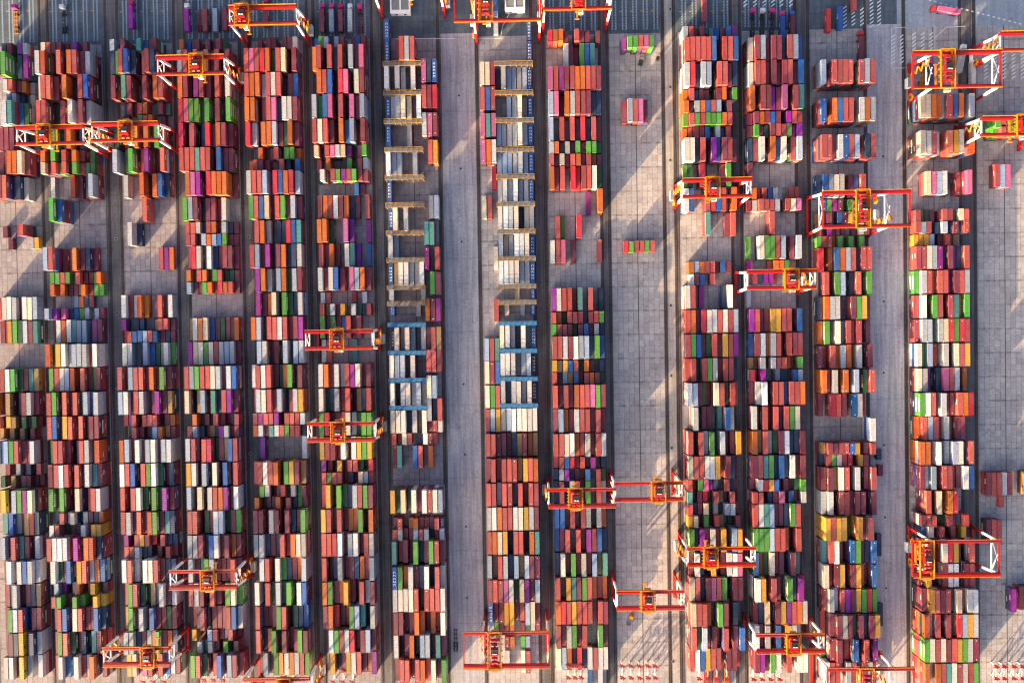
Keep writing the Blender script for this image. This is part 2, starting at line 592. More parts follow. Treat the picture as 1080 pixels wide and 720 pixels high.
rows('K', '''
0 4 5 sMLmMMnRLb
1 4 5 sRRmMmMRmB
2 4 5 O-RRpmK-RT
3 2 4 mMOMBM-PRR
3.5 2 4 mGmdMRRGpP
4 4 4 nmW-ObW-rS
5 4 3 0M3
6 2 2 mOrRBSs-RR
6.5 2 3 msRRRL-RCK
7 4 3 4R3
8 4 3 0G1 2W3 3G3 4G3 5R3 6L3 8m2 9S3
9 2 2 0P2 4r1 5O2 6O2 7G2
9.5 2 2 1M2 2n2 3P2 4P2 5r1 8S2
10 4 1 0S1
11 4 3 PRmmYYRR-B
12 4 3 bRWoWR-RMM
13 2 3 z-S-SRRo-G
13.5 2 3 E-P--sn-BS
14 4 4 -sW-RRbRRO
15 4 4 W-R-RnRGW-
16 4 4 OzRsdMWnnM
17 4 4 MRTGnBnWmM
18 2 4 -SEYB-m-dG
18.5 2 4 RR-nmK-b-S
19 4 4 RWTLmmnGR-
20 4 4 GGGSRRo-R-
21 4 4 BodCmm-Rt-
22 4 5 WY-Rm-GnP-
23 4 4 mnC-MYPROS
24 4 4 WmS-B-YSs-
25 4 4 MPmGW-R-WW
''')
rows('L', '''
1.03 4 5 L-RRRR-RLR
2.57 4 5 B-OBRR-SOL
4.03 4 5 RRmSBRL-NR
5.54 4 3 0n2 1B3 2L3 3W3 4S3 6m2 7b2 8R3
6.54 2 2 -BGPM-G-S-
7.04 2 2 zsM-BMY-zG
7.54 2 2 RmPmmm-mCR
8.04 2 2 GRRoG-G-G-
8.54 4 3 E-oBOLRnRR
9.54 4 3 -R-GL-nR-G
10.54 4 3 nOSSn-MGYm
11.54 4 3 oG-WtRrR-m
12.54 4 3 m-RoSO-W-M
13.54 4 4 OmS-O-L-dR
14.54 4 3 0m2 2E3 3R3 4M3 6B3 7W3 8r2
15.54 4 3 9W4
16.54 2 4 zRMRRBY-mR
17.04 2 3 nRGWRE-YM-
17.54 4 4 mMzWR-S-mR
18.54 4 4 sW-RRmMM-M
19.54 4 5 YRYY--YmR-
20.54 4 4 tRWm-BGmnB
21.54 4 4 WmMY-MYo-B
22.54 4 4 mSwRPMYGEG
23.54 4 5 -mMSMdMnMY
24.54 4 5 -mM--B-R-p
25.54 4 4 WRR-LR-MS-
''')
rows('M', '''
2.48 4 5 CCOOsRBO-L
3.94 4 5 CSRs-RYS-O
5.5 4 3 2C3 3K3 4L3 5W3 6n2 8r2 9K4
7.04 2 3 Rzdm-RMdCR
7.54 2 3 RLR-nS-MnR
8.04 2 2 YYYL-mRmz-
8.54 4 3 RRWSPnMpnR
9.54 4 3 gSRrRRpMRS
10.54 4 3 rW-GR-RToG
11.54 4 3 rSS-SCEGER
12.54 4 3 WgL--S-CRY
13.54 4 3 CSp-nKRS-o
14.54 4 4 GWR-SmmROE
15.54 4 3 oRLRmSzMM-
16.54 4 4 OO-W-sLW-R
17.54 4 4 MwL-RRmmWB
18.54 4 4 1R4 2m1 3C4 4n1 5O4 6E4
19.54 2 4 MRR--MmnR-
20.04 2 3 nbS-R-M-Y-
20.54 4 4 mRn-SEYn-R
21.54 4 4 mY--RWWnMR
22.54 4 5 mYRMRnCoSS
23.54 4 5 OsR-MdELYS
24.54 4 5 GWRWMRYGSM
25.54 4 5 OsORTWRSRG
''')
rows('Q', '''
v122 2 4 1G4 2R4 3G4 4G4 5R4 6G4
v131 2 4 1G3 2R4 3R4 4G4 5R4 6R4
v173 4 2 2R2 3L2 4K2
v498 4 2 0M2 1R2 2R2 3S2 4M2 5C1 7Y2 8M2
v523 2 1 3R1
v548 4 2 0M2 1R2 2R2
v621 4 3 4P3 6M2 7B2 8N2
''')

# ------------------------------------------------------------------ containers
W2 = 2.44/2
def shade(col, lo=.68, hi=1.22):
    f = rnd.uniform(lo, hi); q = rnd.uniform(-.14, .14)
    return tuple(max(.004, c*f*(1+q*(1-i))) for i, c in enumerate(PAL[col]))

def container_shape(mb, L, col, x=0, y=0, z=0, full=True, white=0, dark=1, flip=1):
    """one container, centred on x, y with its floor at z; markings use the builder's colour / material slots"""
    h = TH-.05; l = L/2; e = .06
    # corner posts, rails and recessed corrugated walls
    if full:
        N = 24 if L > 8 else 12
        for sx in (-1, 1):
            pts = []
            for k in range(N+1):
                yy = -l+.12+(2*l-.24)*k/N
                pts.append((x+sx*(W2-(.02 if k % 2 else .10)), y+yy))
            for a, b in zip(pts, pts[1:]):
                q = ((*a, z+.12), (*b, z+.12), (*b, z+h-.1), (*a, z+h-.1))
                mb.quad(*(q if sx > 0 else q[::-1]))
            mb.box(x+sx*W2-(.12 if sx > 0 else 0), x+sx*W2+(.12 if sx < 0 else 0), y-l+.121, y+l-.121, z+h-.14, z+h)
            mb.box(x+sx*W2-(.12 if sx > 0 else 0), x+sx*W2+(.12 if sx < 0 else 0), y-l+.121, y+l-.121, z, z+.16)
            for sy in (-1, 1):
                mb.box(x+sx*W2-(.16 if sx > 0 else 0), x+sx*W2+(.16 if sx < 0 else 0), y+sy*l-(.12 if sy > 0 else 0), y+sy*l+(.12 if sy < 0 else 0), z, z+h+.02)
        mb.quad((x-W2+.10, y-l+.05, z+.1), (x-W2+.10, y-l+.05, z+h-.02), (x+W2-.10, y-l+.05, z+h-.02), (x+W2-.10, y-l+.05, z+.1))
    else:
        mb.box(x-W2, x+W2, y-l, y+l, z+.03, z+h)

def markings(mb, L, col, x, y, z, s=None):
    """white or dark panels and lettering blocks on the long walls and the roof"""
    h = TH-.05
    def side(sx, y0, y1, z0, z1):
        xx = x+sx*(W2+.012); q = ((xx, y+y0, z+z0), (xx, y+y1, z+z0), (xx, y+y1, z+z1), (xx, y+y0, z+z1))
        mb.quad(*(q if sx > 0 else q[::-1]))
    if L < 8: return
    if col in 'GD':
        for sx in (-1, 1):
            yy = -3.6
            for k in range(9): side(sx, yy, yy+.62, .75, 1.85); yy += .8
    elif col in 'YZ':
        for sx in (-1, 1): side(sx, -2.4, -1.2, .7, 1.9)
    elif col == 'O':
        for sx in (-1, 1): side(sx, -4.6, -3.5, .6, 1.8)
    elif col in 'RMBNEPW' and (s or rnd).random() < .45:
        a = (s or rnd).uniform(-3.5, 3.0)
        for sx in (-1, 1):
            for k in range(4): side(sx, a+k*.66, a+k*.66+.46, .9, 1.6)

def roof_letters(mb, L, x, y, z):
    """column of white capital letters, read along the roof of the blue reefer plant boxes"""
    step = L/6.2
    zz = z+TH-.03
    for k in range(5):
        yc_ = y+(k-2)*step*.86
        for a, b, c, d in ((-.55, -.30, -.5, .5), (.30, .55, -.5, .5), (-.30, .30, -.1 if k % 2 else .28, .12 if k % 2 else .5)):
            mb.quad((x+a, yc_+c, zz), (x+b, yc_+c, zz), (x+b, yc_+d, zz), (x+a, yc_+d, zz))

stacks = []                                # block, row index, slot, x, y centre, L, n tiers, top colour, letters
lows = 'MMMRRNBDMRRMSM'
NROW = {}
for b, rr in ROWS.items():
    order = []
    for key, lt, T, txt in rr:
        T = int(T); L = 12.19 if lt == '4' else 6.06
        if key[0] == 'v':
            yn = g(BASE[b][0]+27, float(key[1:]), T*TH)[1]
        else: yn = Yk(float(key))
        cells = {}
        toks = txt.replace('.', ' ').split() if any(ch.isdigit() for ch in txt) else None
        if toks:
            for tk in toks: cells[int(tk[0])] = (tk[1].upper(), int(tk[2]))
        else:
            for i, ch in enumerate(txt):
                if ch == '.': continue
                if ch == '-':
                    deep = yn > Yk(9.5); nn = max(0, T-(4 if rnd.random() < .6 else 3)) if deep else max(0, T-(3 if rnd.random() < .5 else 2))
                    if nn: cells[i] = (rnd.choice('MMNMDNM' if deep else 'MMRNMRDM'), nn)  # low containers in deep gaps get darker colours, painting in the shade there
                else: cells[i] = (ch.upper(), T if ch.isupper() else max(1, T-1))
        order.append((yn, L, cells, toks is not None))
    order.sort(key=lambda q: -q[0])
    # number the rows as one counts them in the picture
    idx = -1; last = None; NROW[b] = 0
    for yn, L, cells, sp in order:
        if last is None or last-yn > 3.5: idx += 1
        last = yn
        for i, (c, nn) in cells.items():
            j = rnd.uniform(-.2, .2)
            stacks.append(dict(b=b, r=idx, s=i, x=XL[b]+SP*(i+.5)+rnd.uniform(-.09, .09), y=yn-L/2+j, L=L, n=nn, c=c,
                               letters=(b in 'GH' and c in 'BN' and i in (0, 9))))
        NROW[b] = idx+1
byrow = {}
for s in stacks: byrow.setdefault((s['b'], s['r']), {})[s['s']] = s
col_h = {}
for s in stacks: col_h[(s['b'], s['r'], s['s'])] = s['n']

CR = []                                    # girder boxes (filled below), used when ranking what shows largest
CRANES = [  # left px, right px, upper v, lower v, trolley px, big, flipped, label
 (241, 313, 7, 25.5, 256, 0, 0, 'red crane at the top edge, above the gap between the fourth and fifth blocks'),
 (166, 236, 60.5, 77.5, 208, 0, 0, 'red crane with red trolley standing high over the fourth block'),
 (17, 87, 134.5, 151, 48, 0, 0, 'red crane nearly touching its neighbour, the one closer to the left edge'),
 (96, 167, 131, 147.5, 134, 0, 1, 'red crane over the third block, right one of the touching pair'),
 (323, 391.5, 350, 366.5, 356, 0, 0, 'upper of two red cranes over the sixth block'),
 (325, 394, 447, 463.5, 357, 0, 0, 'lower of two red cranes over the sixth block'),
 (179, 249, 602.5, 619, 220, 0, 0, 'red crane with orange trolley over the lower part of the fourth block'),
 (108.5, 178.5, 684, 700, 157, 0, 1, 'red crane over the third block, just above the bottom edge'),
 (257, 325.5, 716.5, 733, 300, 0, 0, 'red crane cut by the bottom edge, over the fifth block'),
 (481.5, 567.5, -14, 21, 512, 1, 1, 'wide red crane cut by the top edge, over the eighth block'),
 (575, 643, -8, 8.5, 610, 0, 1, 'red crane cut by the top edge, over the ninth block'),
 (396, 462, -24, -7, 430, 0, 0, 'crane beyond the top edge with only striped leg ends showing'),
 (722, 791, 190, 206.5, 751, 0, 1, 'red crane reaching past the tall stacks at the upper eleventh block'),
 (789, 860, 286.5, 303, 834, 0, 0, 'red crane over the half empty middle of the twelfth block'),
 (869.5, 959.5, 203, 238, 909, 1, 0, 'wide red crane with overhang above the truck lane, thirteenth block'),
 (964, 1055.5, 55.5, 91, 998, 1, 1, 'wide red crane near the top right corner, over parked trucks'),
 (1057, 1127, 35, 52, 1100, 0, 1, 'red crane cut by the right edge, close to the top right corner'),
 (1037, 1107, 124, 142, 1078, 0, 1, 'red crane cut by the right edge, over short green containers'),
 (580, 648, 516.5, 533, 607, 0, 1, 'red crane over the lower half of the ninth block'),
 (650, 718, 510, 526, 694, 0, 0, 'upper of two red cranes standing over the almost empty block'),
 (491, 577, 668, 702, 521.7, 1, 1, 'wide red crane near the bottom edge, over the eighth block'),
 (726.5, 796, 578.5, 595, 749, 0, 1, 'red crane over the lower part of the eleventh block'),
 (652, 720.5, 624.5, 640.5, 683, 0, 0, 'lower of two red cranes over the almost empty block'),
 (798.5, 869, 670, 686, 836, 0, 0, 'red crane over the lower end of the twelfth block'),
 (875.5, 963, 705, 741, 913, 1, 0, 'wide red crane cut by the bottom edge, over the thirteenth block'),
 (964, 1054, 571, 606, 976, 1, 1, 'wide red crane over the lower half of the fourteenth block'),
]
GH = 24.6

def area(s):
    """how large a stack's top container shows: roof plus the exposed walls that lean into view"""
    z = s['n']*TH; k = F/(H-z); L = s['L']
    a = L*2.44*k*k
    dx = abs(s['x'])/(H-z); dy = abs(s['y'])/(H-z)
    sg = -1 if s['x'] > 0 else 1
    nb = col_h.get((s['b'], s['r'], s['s']+sg), 0)
    a += L*min(1, max(0, s['n']-nb))*TH*dx*k*k
    u = Vector((s['x'], s['y'], z-H)); c = M3.transposed() @ u; px = 540+c.x/-c.z*F; py = 360-c.y/-c.z*F
    hw = 2.44*k/2; hl = L*k/2
    vis = max(0, min(1080, px+hw)-max(0, px-hw))/(2*hw) * max(0, min(720, py+hl)-max(0, py-hl))/(2*hl)
    for (a0, a1, v0, v1, tr, big, fl, lb) in CRANES:
        if a0-4 < px < a1+4 and v0-hl-2 < py < v1+hl+2: vis *= .8
        if abs(px-tr) < 9 and v0-hl < py < v1+hl: vis *= .5
    return a*vis
ranked = sorted(stacks, key=area, reverse=True)
SINGLE = ranked[:300]
for s in SINGLE: s['single'] = True

ORD = ['first', 'second', 'third', 'fourth', 'fifth', 'sixth', 'seventh', 'eighth', 'ninth', 'tenth', 'eleventh', 'twelfth', 'thirteenth', 'fourteenth',
       'fifteenth', 'sixteenth', 'seventeenth', 'eighteenth', 'nineteenth', 'twentieth'] + ['twenty-'+q for q in ('first', 'second', 'third', 'fourth', 'fifth', 'sixth', 'seventh', 'eighth', 'ninth')] + ['thirtieth'] + ['thirty-'+q for q in ('first', 'second', 'third', 'fourth', 'fifth', 'sixth')]
def rowname(s):
    r, N = s['r'], NROW[s['b']]
    if r == 0: return 'top row'
    if r >= N-2 and s['b'] not in 'X': return 'bottom row' if r == N-1 else 'last row but one'
    return (ORD[r] if r < N*.5 else ORD[N-1-r]) + (' row down' if r < N*.5 else ' row up')
def nbname(s, d):
    q = byrow[(s['b'], s['r'])].get(s['s']+d)
    return 'a gap' if q is None or q['n'] < s['n']-1 else CNAME[q['c']]
def label_a(s):
    ln = 'long' if s['L'] > 8 else 'short'
    return f"{CNAME[s['c']]} {ln} container between {nbname(s,-1)} and {nbname(s,1)}, {rowname(s)}, {BLOCK[s['b']].replace(' from the left',' from left')}"
def label_b(s):
    sl_ = sorted(byrow[(s['b'], s['r'])]); i = sl_.index(s['s'])
    pos = 'leftmost' if i == 0 else 'rightmost' if i == len(sl_)-1 else ORD[i]+' from left'
    return f"{CNAME[s['c']]} container {pos} in {rowname(s)}, {BLOCK[s['b']].replace(' from the left',' from left')}"
allA = {}
for s in stacks: allA.setdefault(label_a(s), []).append(s)

def single_meshes(col, L):
    body = MB(); container_shape(body, L, col)
    body.mi = 1; markings(body, L, col, 0, 0, 0, random.Random(3))
    bm = body.mesh('container_body', [MPC[col], M_BLK if col in 'YZ' else simple_navy if col == 'O' else M_WHITE])
    r = MB(); h = TH-.05; l = L/2; N = 24 if L > 8 else 12
    for k in range(N):                     # corrugated roof sheet
        a = -l+.12+(2*l-.24)*k/N; b_ = -l+.12+(2*l-.24)*(k+1)/N
        za, zb = (h-.055, h-.02) if k % 2 else (h-.02, h-.055)
        r.quad((-W2+.12, a, za), (W2-.12, a, za), (W2-.12, b_, zb), (-W2+.12, b_, zb))
    r.box(-W2+.16, W2-.16, -l, -l+.12, h-.1, h); r.box(-W2+.16, W2-.16, l-.12, l, h-.1, h)
    rm = r.mesh('container_roof', [MPC[col]])
    d = MB(); d.box(0, W2-.17, -.05, 0, .16, h-.14)
    d.mi = 1
    for xx in (.3, .8): d.bar((xx, .03, .2), (xx, .03, h-.2), .07)
    dm = d.mesh('container_door', [MPC[col], M_STL])
    return bm, rm, dm
simple_navy = simple('navy_panel', (.03, .02, .16))
cache = {}
for s in SINGLE:
    key = (s['c'], s['L'])
    if key not in cache: cache[key] = single_meshes(*key)
    bm, rm, dm = cache[key]
    o = link('shipping_container', bm, None, (s['x'], s['y'], (s['n']-1)*TH))
    nw = lambda q: len(q.replace('-', ' ').split())
    full = BLOCK[s['b']]; c1 = label_a(s)
    cand = [q for q in (c1, c1.replace(' long', '').replace(' short', '')) if len(allA[c1]) == 1]
    cand += [label_b(s), label_b(s).replace(' from left,', ',').replace(' from left in', ' in')]
    lb = next((q for q in cand if nw(q) <= 16), cand[-1])
    tag(o, lb, 'shipping container', 'containers stacked in the yard')
    link('roof', rm, o)
    link('door', dm, o, (0, s['L']/2, 0)); q = link('door', dm, o, (0, s['L']/2, 0)); q.scale = (-1, 1, 1)
    if s['b'] in 'LGHM' and s['c'] in 'RBOPKE' and not s['letters'] and rnd.random() < .5:
        for e in (-1, 1):
            lt = MB(); zz = TH-.02; yy = e*(s['L']/2-1.1); lt.quad((-.23, yy-.23, zz), (.23, yy-.23, zz), (.23, yy+.23, zz), (-.23, yy+.23, zz))
            link('roof_plate', lt.mesh('roof_plate', [M_WHITE]), o)
    if s['letters']:
        lt = MB(); roof_letters(lt, s['L'], 0, 0, 0); link('lettering', lt.mesh('lettering', [M_WHITE]), o)

def roof_plates(mb, L, x, y, z):
    """pale data plates near both ends of the roof"""
    zz = z+TH-.03
    for e in (-1, 1):
        yy = y+e*(L/2-1.1); mb.quad((x-.23, yy-.23, zz), (x+.23, yy-.23, zz), (x+.23, yy+.23, zz), (x-.23, yy+.23, zz))
heap = MB()
for s in stacks:
    for t in range(s['n']):
        top = t == s['n']-1
        if top and s.get('single'): continue
        c = s['c'] if top else (s['c'] if (s['c'] in 'GYOWSL' and rnd.random() < .6) else rnd.choice(lows))
        heap.cc = shade(c)
        z = t*TH
        heap.box(s['x']-W2, s['x']+W2, s['y']-s['L']/2, s['y']+s['L']/2, z+.03, z+TH-.09)
        if top:                             # raised roof rails and end beams
            x, y, l, h = s['x'], s['y'], s['L']/2, z+TH-.05
            for sx in (-1, 1): heap.box(x+sx*W2-(.13 if sx > 0 else -.002), x+sx*W2+(.13 if sx < 0 else -.002), y-l+.003, y+l-.003, h-.06, h, False)
            for sy in (-1, 1): heap.box(x-W2+.15, x+W2-.15, y+sy*l-(.16 if sy > 0 else -.003), y+sy*l+(.16 if sy < 0 else -.003), h-.06, h, False)
        heap.cc = (.03, .03, .03) if c in 'YZ' else (.04, .02, .2) if c == 'O' else (.75, .75, .73)
        markings(heap, s['L'], c, s['x'], s['y'], z)
        if top and s['b'] in 'LGHM' and c in 'RBOPKEML' and rnd.random() < .35: roof_plates(heap, s['L'], s['x'], s['y'], z)
        if top and s['letters']: roof_letters(heap, s['L'], s['x'], s['y'], z)
ho = link('stacked_containers', heap.mesh('stacked_containers', [MP], True)); ho['kind'] = 'stuff'
ho['label'] = 'mass of further stacked shipping containers in many colours'

# ------------------------------------------------------------------ ground
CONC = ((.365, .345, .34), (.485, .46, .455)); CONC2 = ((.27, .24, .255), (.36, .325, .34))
gm = MB(); gm.box(-1500, 1500, -1500, 1500, -1.0, 0)
struct('ground', gm, slab('asphalt', (.072, .066, .072), (.115, .106, .112), 0, 0, 0, 0, 0, .5))
YT = Yk(-.6); YB = Yk(29)
def sheet(name, x0, x1, y0, y1, z, m):
    q = MB(); q.quad((x0, y0, z), (x1, y0, z), (x1, y1, z), (x0, y1, z)); return struct(name, q, m)
for b in XL:
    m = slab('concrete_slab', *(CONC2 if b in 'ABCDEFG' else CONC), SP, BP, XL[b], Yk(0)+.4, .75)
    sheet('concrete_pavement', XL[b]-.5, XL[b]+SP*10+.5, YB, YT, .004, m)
    sx = XL[b]+SP*5
    sheet('drain_channel', sx-.35, sx+.35, YB, YT, .008, M_DRAIN) if b in 'ABCDGIXJKLMQ' and 'M_DRAIN' in globals() else None
def X270(u): return g(u, 270)[0]
lane_m = slab('truck_lane', (.36, .355, .39), (.47, .46, .495), 0, 40, 0, 0, .35, .5)
lane_p = slab('pale_truck_lane', (.44, .43, .465), (.58, .56, .60), 0, 40, 0, 0, .35, .5)
for a, b, m in ((468.5, 504, lane_m), (916, 952.5, lane_p)):
    sheet('truck_road', X270(a), X270(b), YB, YT+2, .004, m)
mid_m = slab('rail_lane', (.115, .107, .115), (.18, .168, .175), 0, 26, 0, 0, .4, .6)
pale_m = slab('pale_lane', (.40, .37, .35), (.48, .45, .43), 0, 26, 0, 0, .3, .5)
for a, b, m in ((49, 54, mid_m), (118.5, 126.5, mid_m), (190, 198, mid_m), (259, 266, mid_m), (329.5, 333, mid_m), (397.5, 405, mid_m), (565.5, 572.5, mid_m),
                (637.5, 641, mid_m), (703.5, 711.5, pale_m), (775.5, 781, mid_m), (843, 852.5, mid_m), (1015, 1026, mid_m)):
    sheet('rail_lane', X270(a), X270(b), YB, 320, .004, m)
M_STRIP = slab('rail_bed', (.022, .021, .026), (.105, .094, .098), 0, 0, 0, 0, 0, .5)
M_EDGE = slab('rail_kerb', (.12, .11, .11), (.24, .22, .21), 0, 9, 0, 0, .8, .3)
M_RAIL = simple('rail_steel', (.16, .085, .04), .5, .3, .4)
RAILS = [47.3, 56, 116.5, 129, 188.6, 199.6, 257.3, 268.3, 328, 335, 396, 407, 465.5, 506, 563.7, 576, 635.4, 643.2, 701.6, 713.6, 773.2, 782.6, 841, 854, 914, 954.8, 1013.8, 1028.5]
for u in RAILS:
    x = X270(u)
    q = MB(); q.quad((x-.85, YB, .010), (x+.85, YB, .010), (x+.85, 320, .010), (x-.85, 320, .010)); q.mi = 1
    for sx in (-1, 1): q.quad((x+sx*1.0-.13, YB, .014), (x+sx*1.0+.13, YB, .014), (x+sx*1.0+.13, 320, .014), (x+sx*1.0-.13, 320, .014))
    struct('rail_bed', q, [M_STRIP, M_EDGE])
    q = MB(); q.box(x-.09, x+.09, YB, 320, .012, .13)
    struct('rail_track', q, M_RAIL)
M_DRAIN = simple('drain_iron', (.06, .06, .065), .7)
for b in 'ABCDEFGIXJKLMQ':
    sx = XL[b]+SP*5
    sheet('drain_channel', sx-.22, sx+.22, YB, YT, .008, M_DRAIN)
# parking yard beyond the top of the blocks
park_m = slab('shade_tinted_parking_concrete', (.075, .105, .135), (.125, .165, .20), 5.66, 13, 0, 0, .4, .3)  # teal-blue shade over the upper yard is painted into this concrete colour
PT = g(540, -40)[1]
blocks_px = dict(A=1, B=1, C=1, D=1, E=1, F=1, G=0, H=0, I=1, X=1, J=1, K=1, L=1)
sheet('parking_ground', X270(-60), X270(948), YT+.2, 330, .002, park_m)
sheet('quay_road', X270(948), X270(1200), YT-6, 330, .002, slab('quay_asphalt', (.29, .345, .43), (.38, .44, .52), 0, 0, 0, 0, 0, .3))
bay_c = simple('bay_strip_concrete', (.32, .40, .50), .8, var=.5, scale=1.0)
for b in 'ABCDEFIXJK':
    st = MB(); dk = MB()
    for k in range(5):
        x = XL[b]+SP*(1+2*k)
        for dx in (-.95, .95):
            x0 = x+dx-.42
            st.quad((x0, YT+2, .012), (x0+.84, YT+2, .012), (x0+.84, PT, .012), (x0, PT, .012))
            st.mi = 1; yy = YT+3
            while yy < PT:
                st.quad((x0+.02, yy, .016), (x0+.40, yy+.25, .016), (x0+.40, yy+.75, .016), (x0+.02, yy+.5, .016)); yy += 1.45
            st.mi = 0
    st.mi = 2; yy = g(BASE[b][0]+30, 12.5)[1]
    for k in range(10):
        x = XL[b]+SP*k
        if k % 2 == 0: st.quad((x+.3, yy, .020), (x+2.4, yy, .020), (x+2.4, yy+.5, .020), (x+.3, yy+.5, .020))
    struct('parking_markings', st, [bay_c, M_BLK, M_MARKY])
# hatched bay dividers in the right part of the parking yard
hm = MB()
for u, v0, v1 in ([(u, 0, 8) for u in (786, 796, 806, 815, 824, 834)] + [(891, 8, 30), (900, 14, 28), (909, 12, 28), (919, -5, 30), (927, -5, 28)] + [(942, 38, 68), (951, 38, 68)] +
                  [(964, 38, 54), (973, 38, 54), (982, 38, 54)] + [(1040+9.6*k, 56 if k else 66, 84) for k in range(5)]):
    (xa, ya), (_, yb) = g(u, v0), g(u, v1)
    yy = yb
    while yy < ya: hm.quad((xa-1.0, yy, .02), (xa+1.0, yy+1.4, .02), (xa+1.0, yy+2.2, .02), (xa-1.0, yy+.8, .02)); yy += 2.0
for k in range(24):
    u0, v0 = 974+k*5.6, -1+k*1.45
    xa, ya = g(u0, v0); xb, yb = g(u0+2.6, v0+.7); d = Vector((ya-yb, xb-xa, 0)).normalized()*.35
    hm.quad((xa-d.x, ya-d.y, .02), (xb-d.x, yb-d.y, .02), (xb+d.x, yb+d.y, .02), (xa+d.x, ya+d.y, .02))
for a, b in (((940, 30), (940, 72)), ((940, 30), (955, 29)), ((940, 72), (954, 72)), ((986, 28), (986, 52)), ((986, 40), (998, 29)), ((998, 29), (1018, 28)), ((418, 41), (480, 41)), ((545, 0), (530, 28)), ((530, 28), (528, 40)), ((500, 41), (530, 41))):
    hm.bar((*g(*a), .02), (*g(*b), .02), .3, .01)
struct('road_markings', hm, M_MARK)

# manhole covers down the lanes
me_ = MB(); me_.cyl((0, 0, .03), 'z', .95, .06, 20); me_.mi = 1; me_.cyl((0, 0, .035), 'z', .6, .07, 20)
mm = me_.mesh('manhole_cover', [M_RACKG, M_BLK])
for k, (u, vv) in enumerate([(707, 10), (707, 92), (707, 169), (707.5, 322), (708, 396), (708.5, 472), (710, 697)] + [(122.5, 252), (123.5, 330), (124, 410), (123, 470), (125.5, 560)] + [(262, 250), (263, 327), (263.5, 402), (264, 478), (265.5, 552)] + [(848, 92), (848, 165), (848.5, 238)]):
    o = link('manhole_cover', mm, None, (*g(u, vv), .02))
    tag(o, 'round pale manhole cover, ' + ('sunlit lane beside tenth block' if u > 700 and u < 800 else 'dark lane left of the third block' if u < 200 else 'dark lane left of the fifth block' if u < 300 else 'rail lane left of the thirteenth block') + f', {ORD[k if k < 7 else k-7 if k < 12 else k-12 if k < 17 else k-17]} from top', 'manhole cover', 'manhole covers in the lanes')
dot = MB(); dot.cyl((0, 0, .03), 'z', .55, .06, 14); dotm = dot.mesh('drain_cover', [M_BLK])
for k, (u, vv) in enumerate([(484, 101), (486, 178), (487, 255), (489, 405), (490.5, 479), (491.5, 555), (492.5, 630)] + [(931.5, 165), (932, 318), (932, 393), (932.5, 469), (933.5, 545), (934.5, 620)]):
    o = link('drain_cover', dotm, None, (*g(u, vv), .02))
    tag(o, f"small black drain cover, {ORD[k if k < 7 else k-7]} down the {'wide lane between seventh and eighth blocks' if u < 700 else 'truck lane right of the thirteenth block'}", 'drain cover', 'drain covers in the truck lanes')

# ------------------------------------------------------------------ reefer racks (steel access platforms)
def rack_proto(mat):
    w_, d_, hh = SP*7.15, 2.1, 3*TH+.9
    root = bpy.data.objects.new('reefer_rack', None); COL.objects.link(root)
    fr = MB()
    for i in range(8):
        for sy in (-1, 1):
            x = -w_/2+w_*i/7; fr.bar((x, sy*d_/2, 0), (x, sy*d_/2, hh), .22)
        fr.bar((-w_/2+w_*i/7, -d_/2, hh-.3), (-w_/2+w_*i/7, d_/2, hh-.3), .18)
    link('frame', fr.mesh('rack_frame', [mat]), root)
    for lv in (TH, 2*TH, 3*TH):
        dk = MB(); dk.box(-w_/2, w_/2, -d_/2+.15, d_/2-.15, lv-.06, lv)
        link('deck', dk.mesh('rack_deck', [M_RACKD if mat is M_RACKY else M_RACKB]), root)
    rl = MB()
    for sy in (-1, 1):
        for zz in (.6, 1.05): rl.bar((-w_/2, sy*(d_/2+.12), 3*TH+zz), (w_/2, sy*(d_/2+.12), 3*TH+zz), .15 if zz > 1 else .1, .1)
    link('railing', rl.mesh('rack_railing', [mat]), root)
    st = MB()
    for k in range(3): st.bar((w_/2-3, .0, k*TH), (w_/2-.4, .0, (k+1)*TH), .9, .1)
    link('stair', st.mesh('rack_stair', [mat]), root)
    return root
protos = {'y': rack_proto(M_RACKY), 'b': rack_proto(M_RACKB)}
used = set()
racks = [('G', v, 'b' if v > 335 else 'y') for v in (66.7, 97.5, 127.5, 157.5, 186.7, 215.8, 245.3, 274, 303, 320, 342.5, 372, 401, 430)] + \
        [('H', v, 'b' if v > 335 else 'y') for v in (66.7, 97.5, 126.7, 157.5, 186, 215, 244, 272.5, 301.7, 318.7, 341, 370, 399.7, 428)]
for i, (b, v, kd) in enumerate(racks):
    o = protos[kd] if kd not in used else copy_tree(protos[kd]); used.add(kd)
    cx = XL[b]+SP*(3.5 if b == 'G' else 6.5); yy = g(BASE[b][0]+(20 if b == 'G' else 37), v, 3*TH+.9)[1]
    o.location = (cx, yy, 0)
    same = [q for q in racks if q[0] == b and q[2] == kd]
    tag(o, f"{'yellow' if kd=='y' else 'blue'} railed access rack, {ORD[same.index((b, v, kd))]} {'yellow' if kd=='y' else 'blue'} one down the {ORD[6 if b=='G' else 7]} block", 'reefer rack', 'access racks between the white reefers')

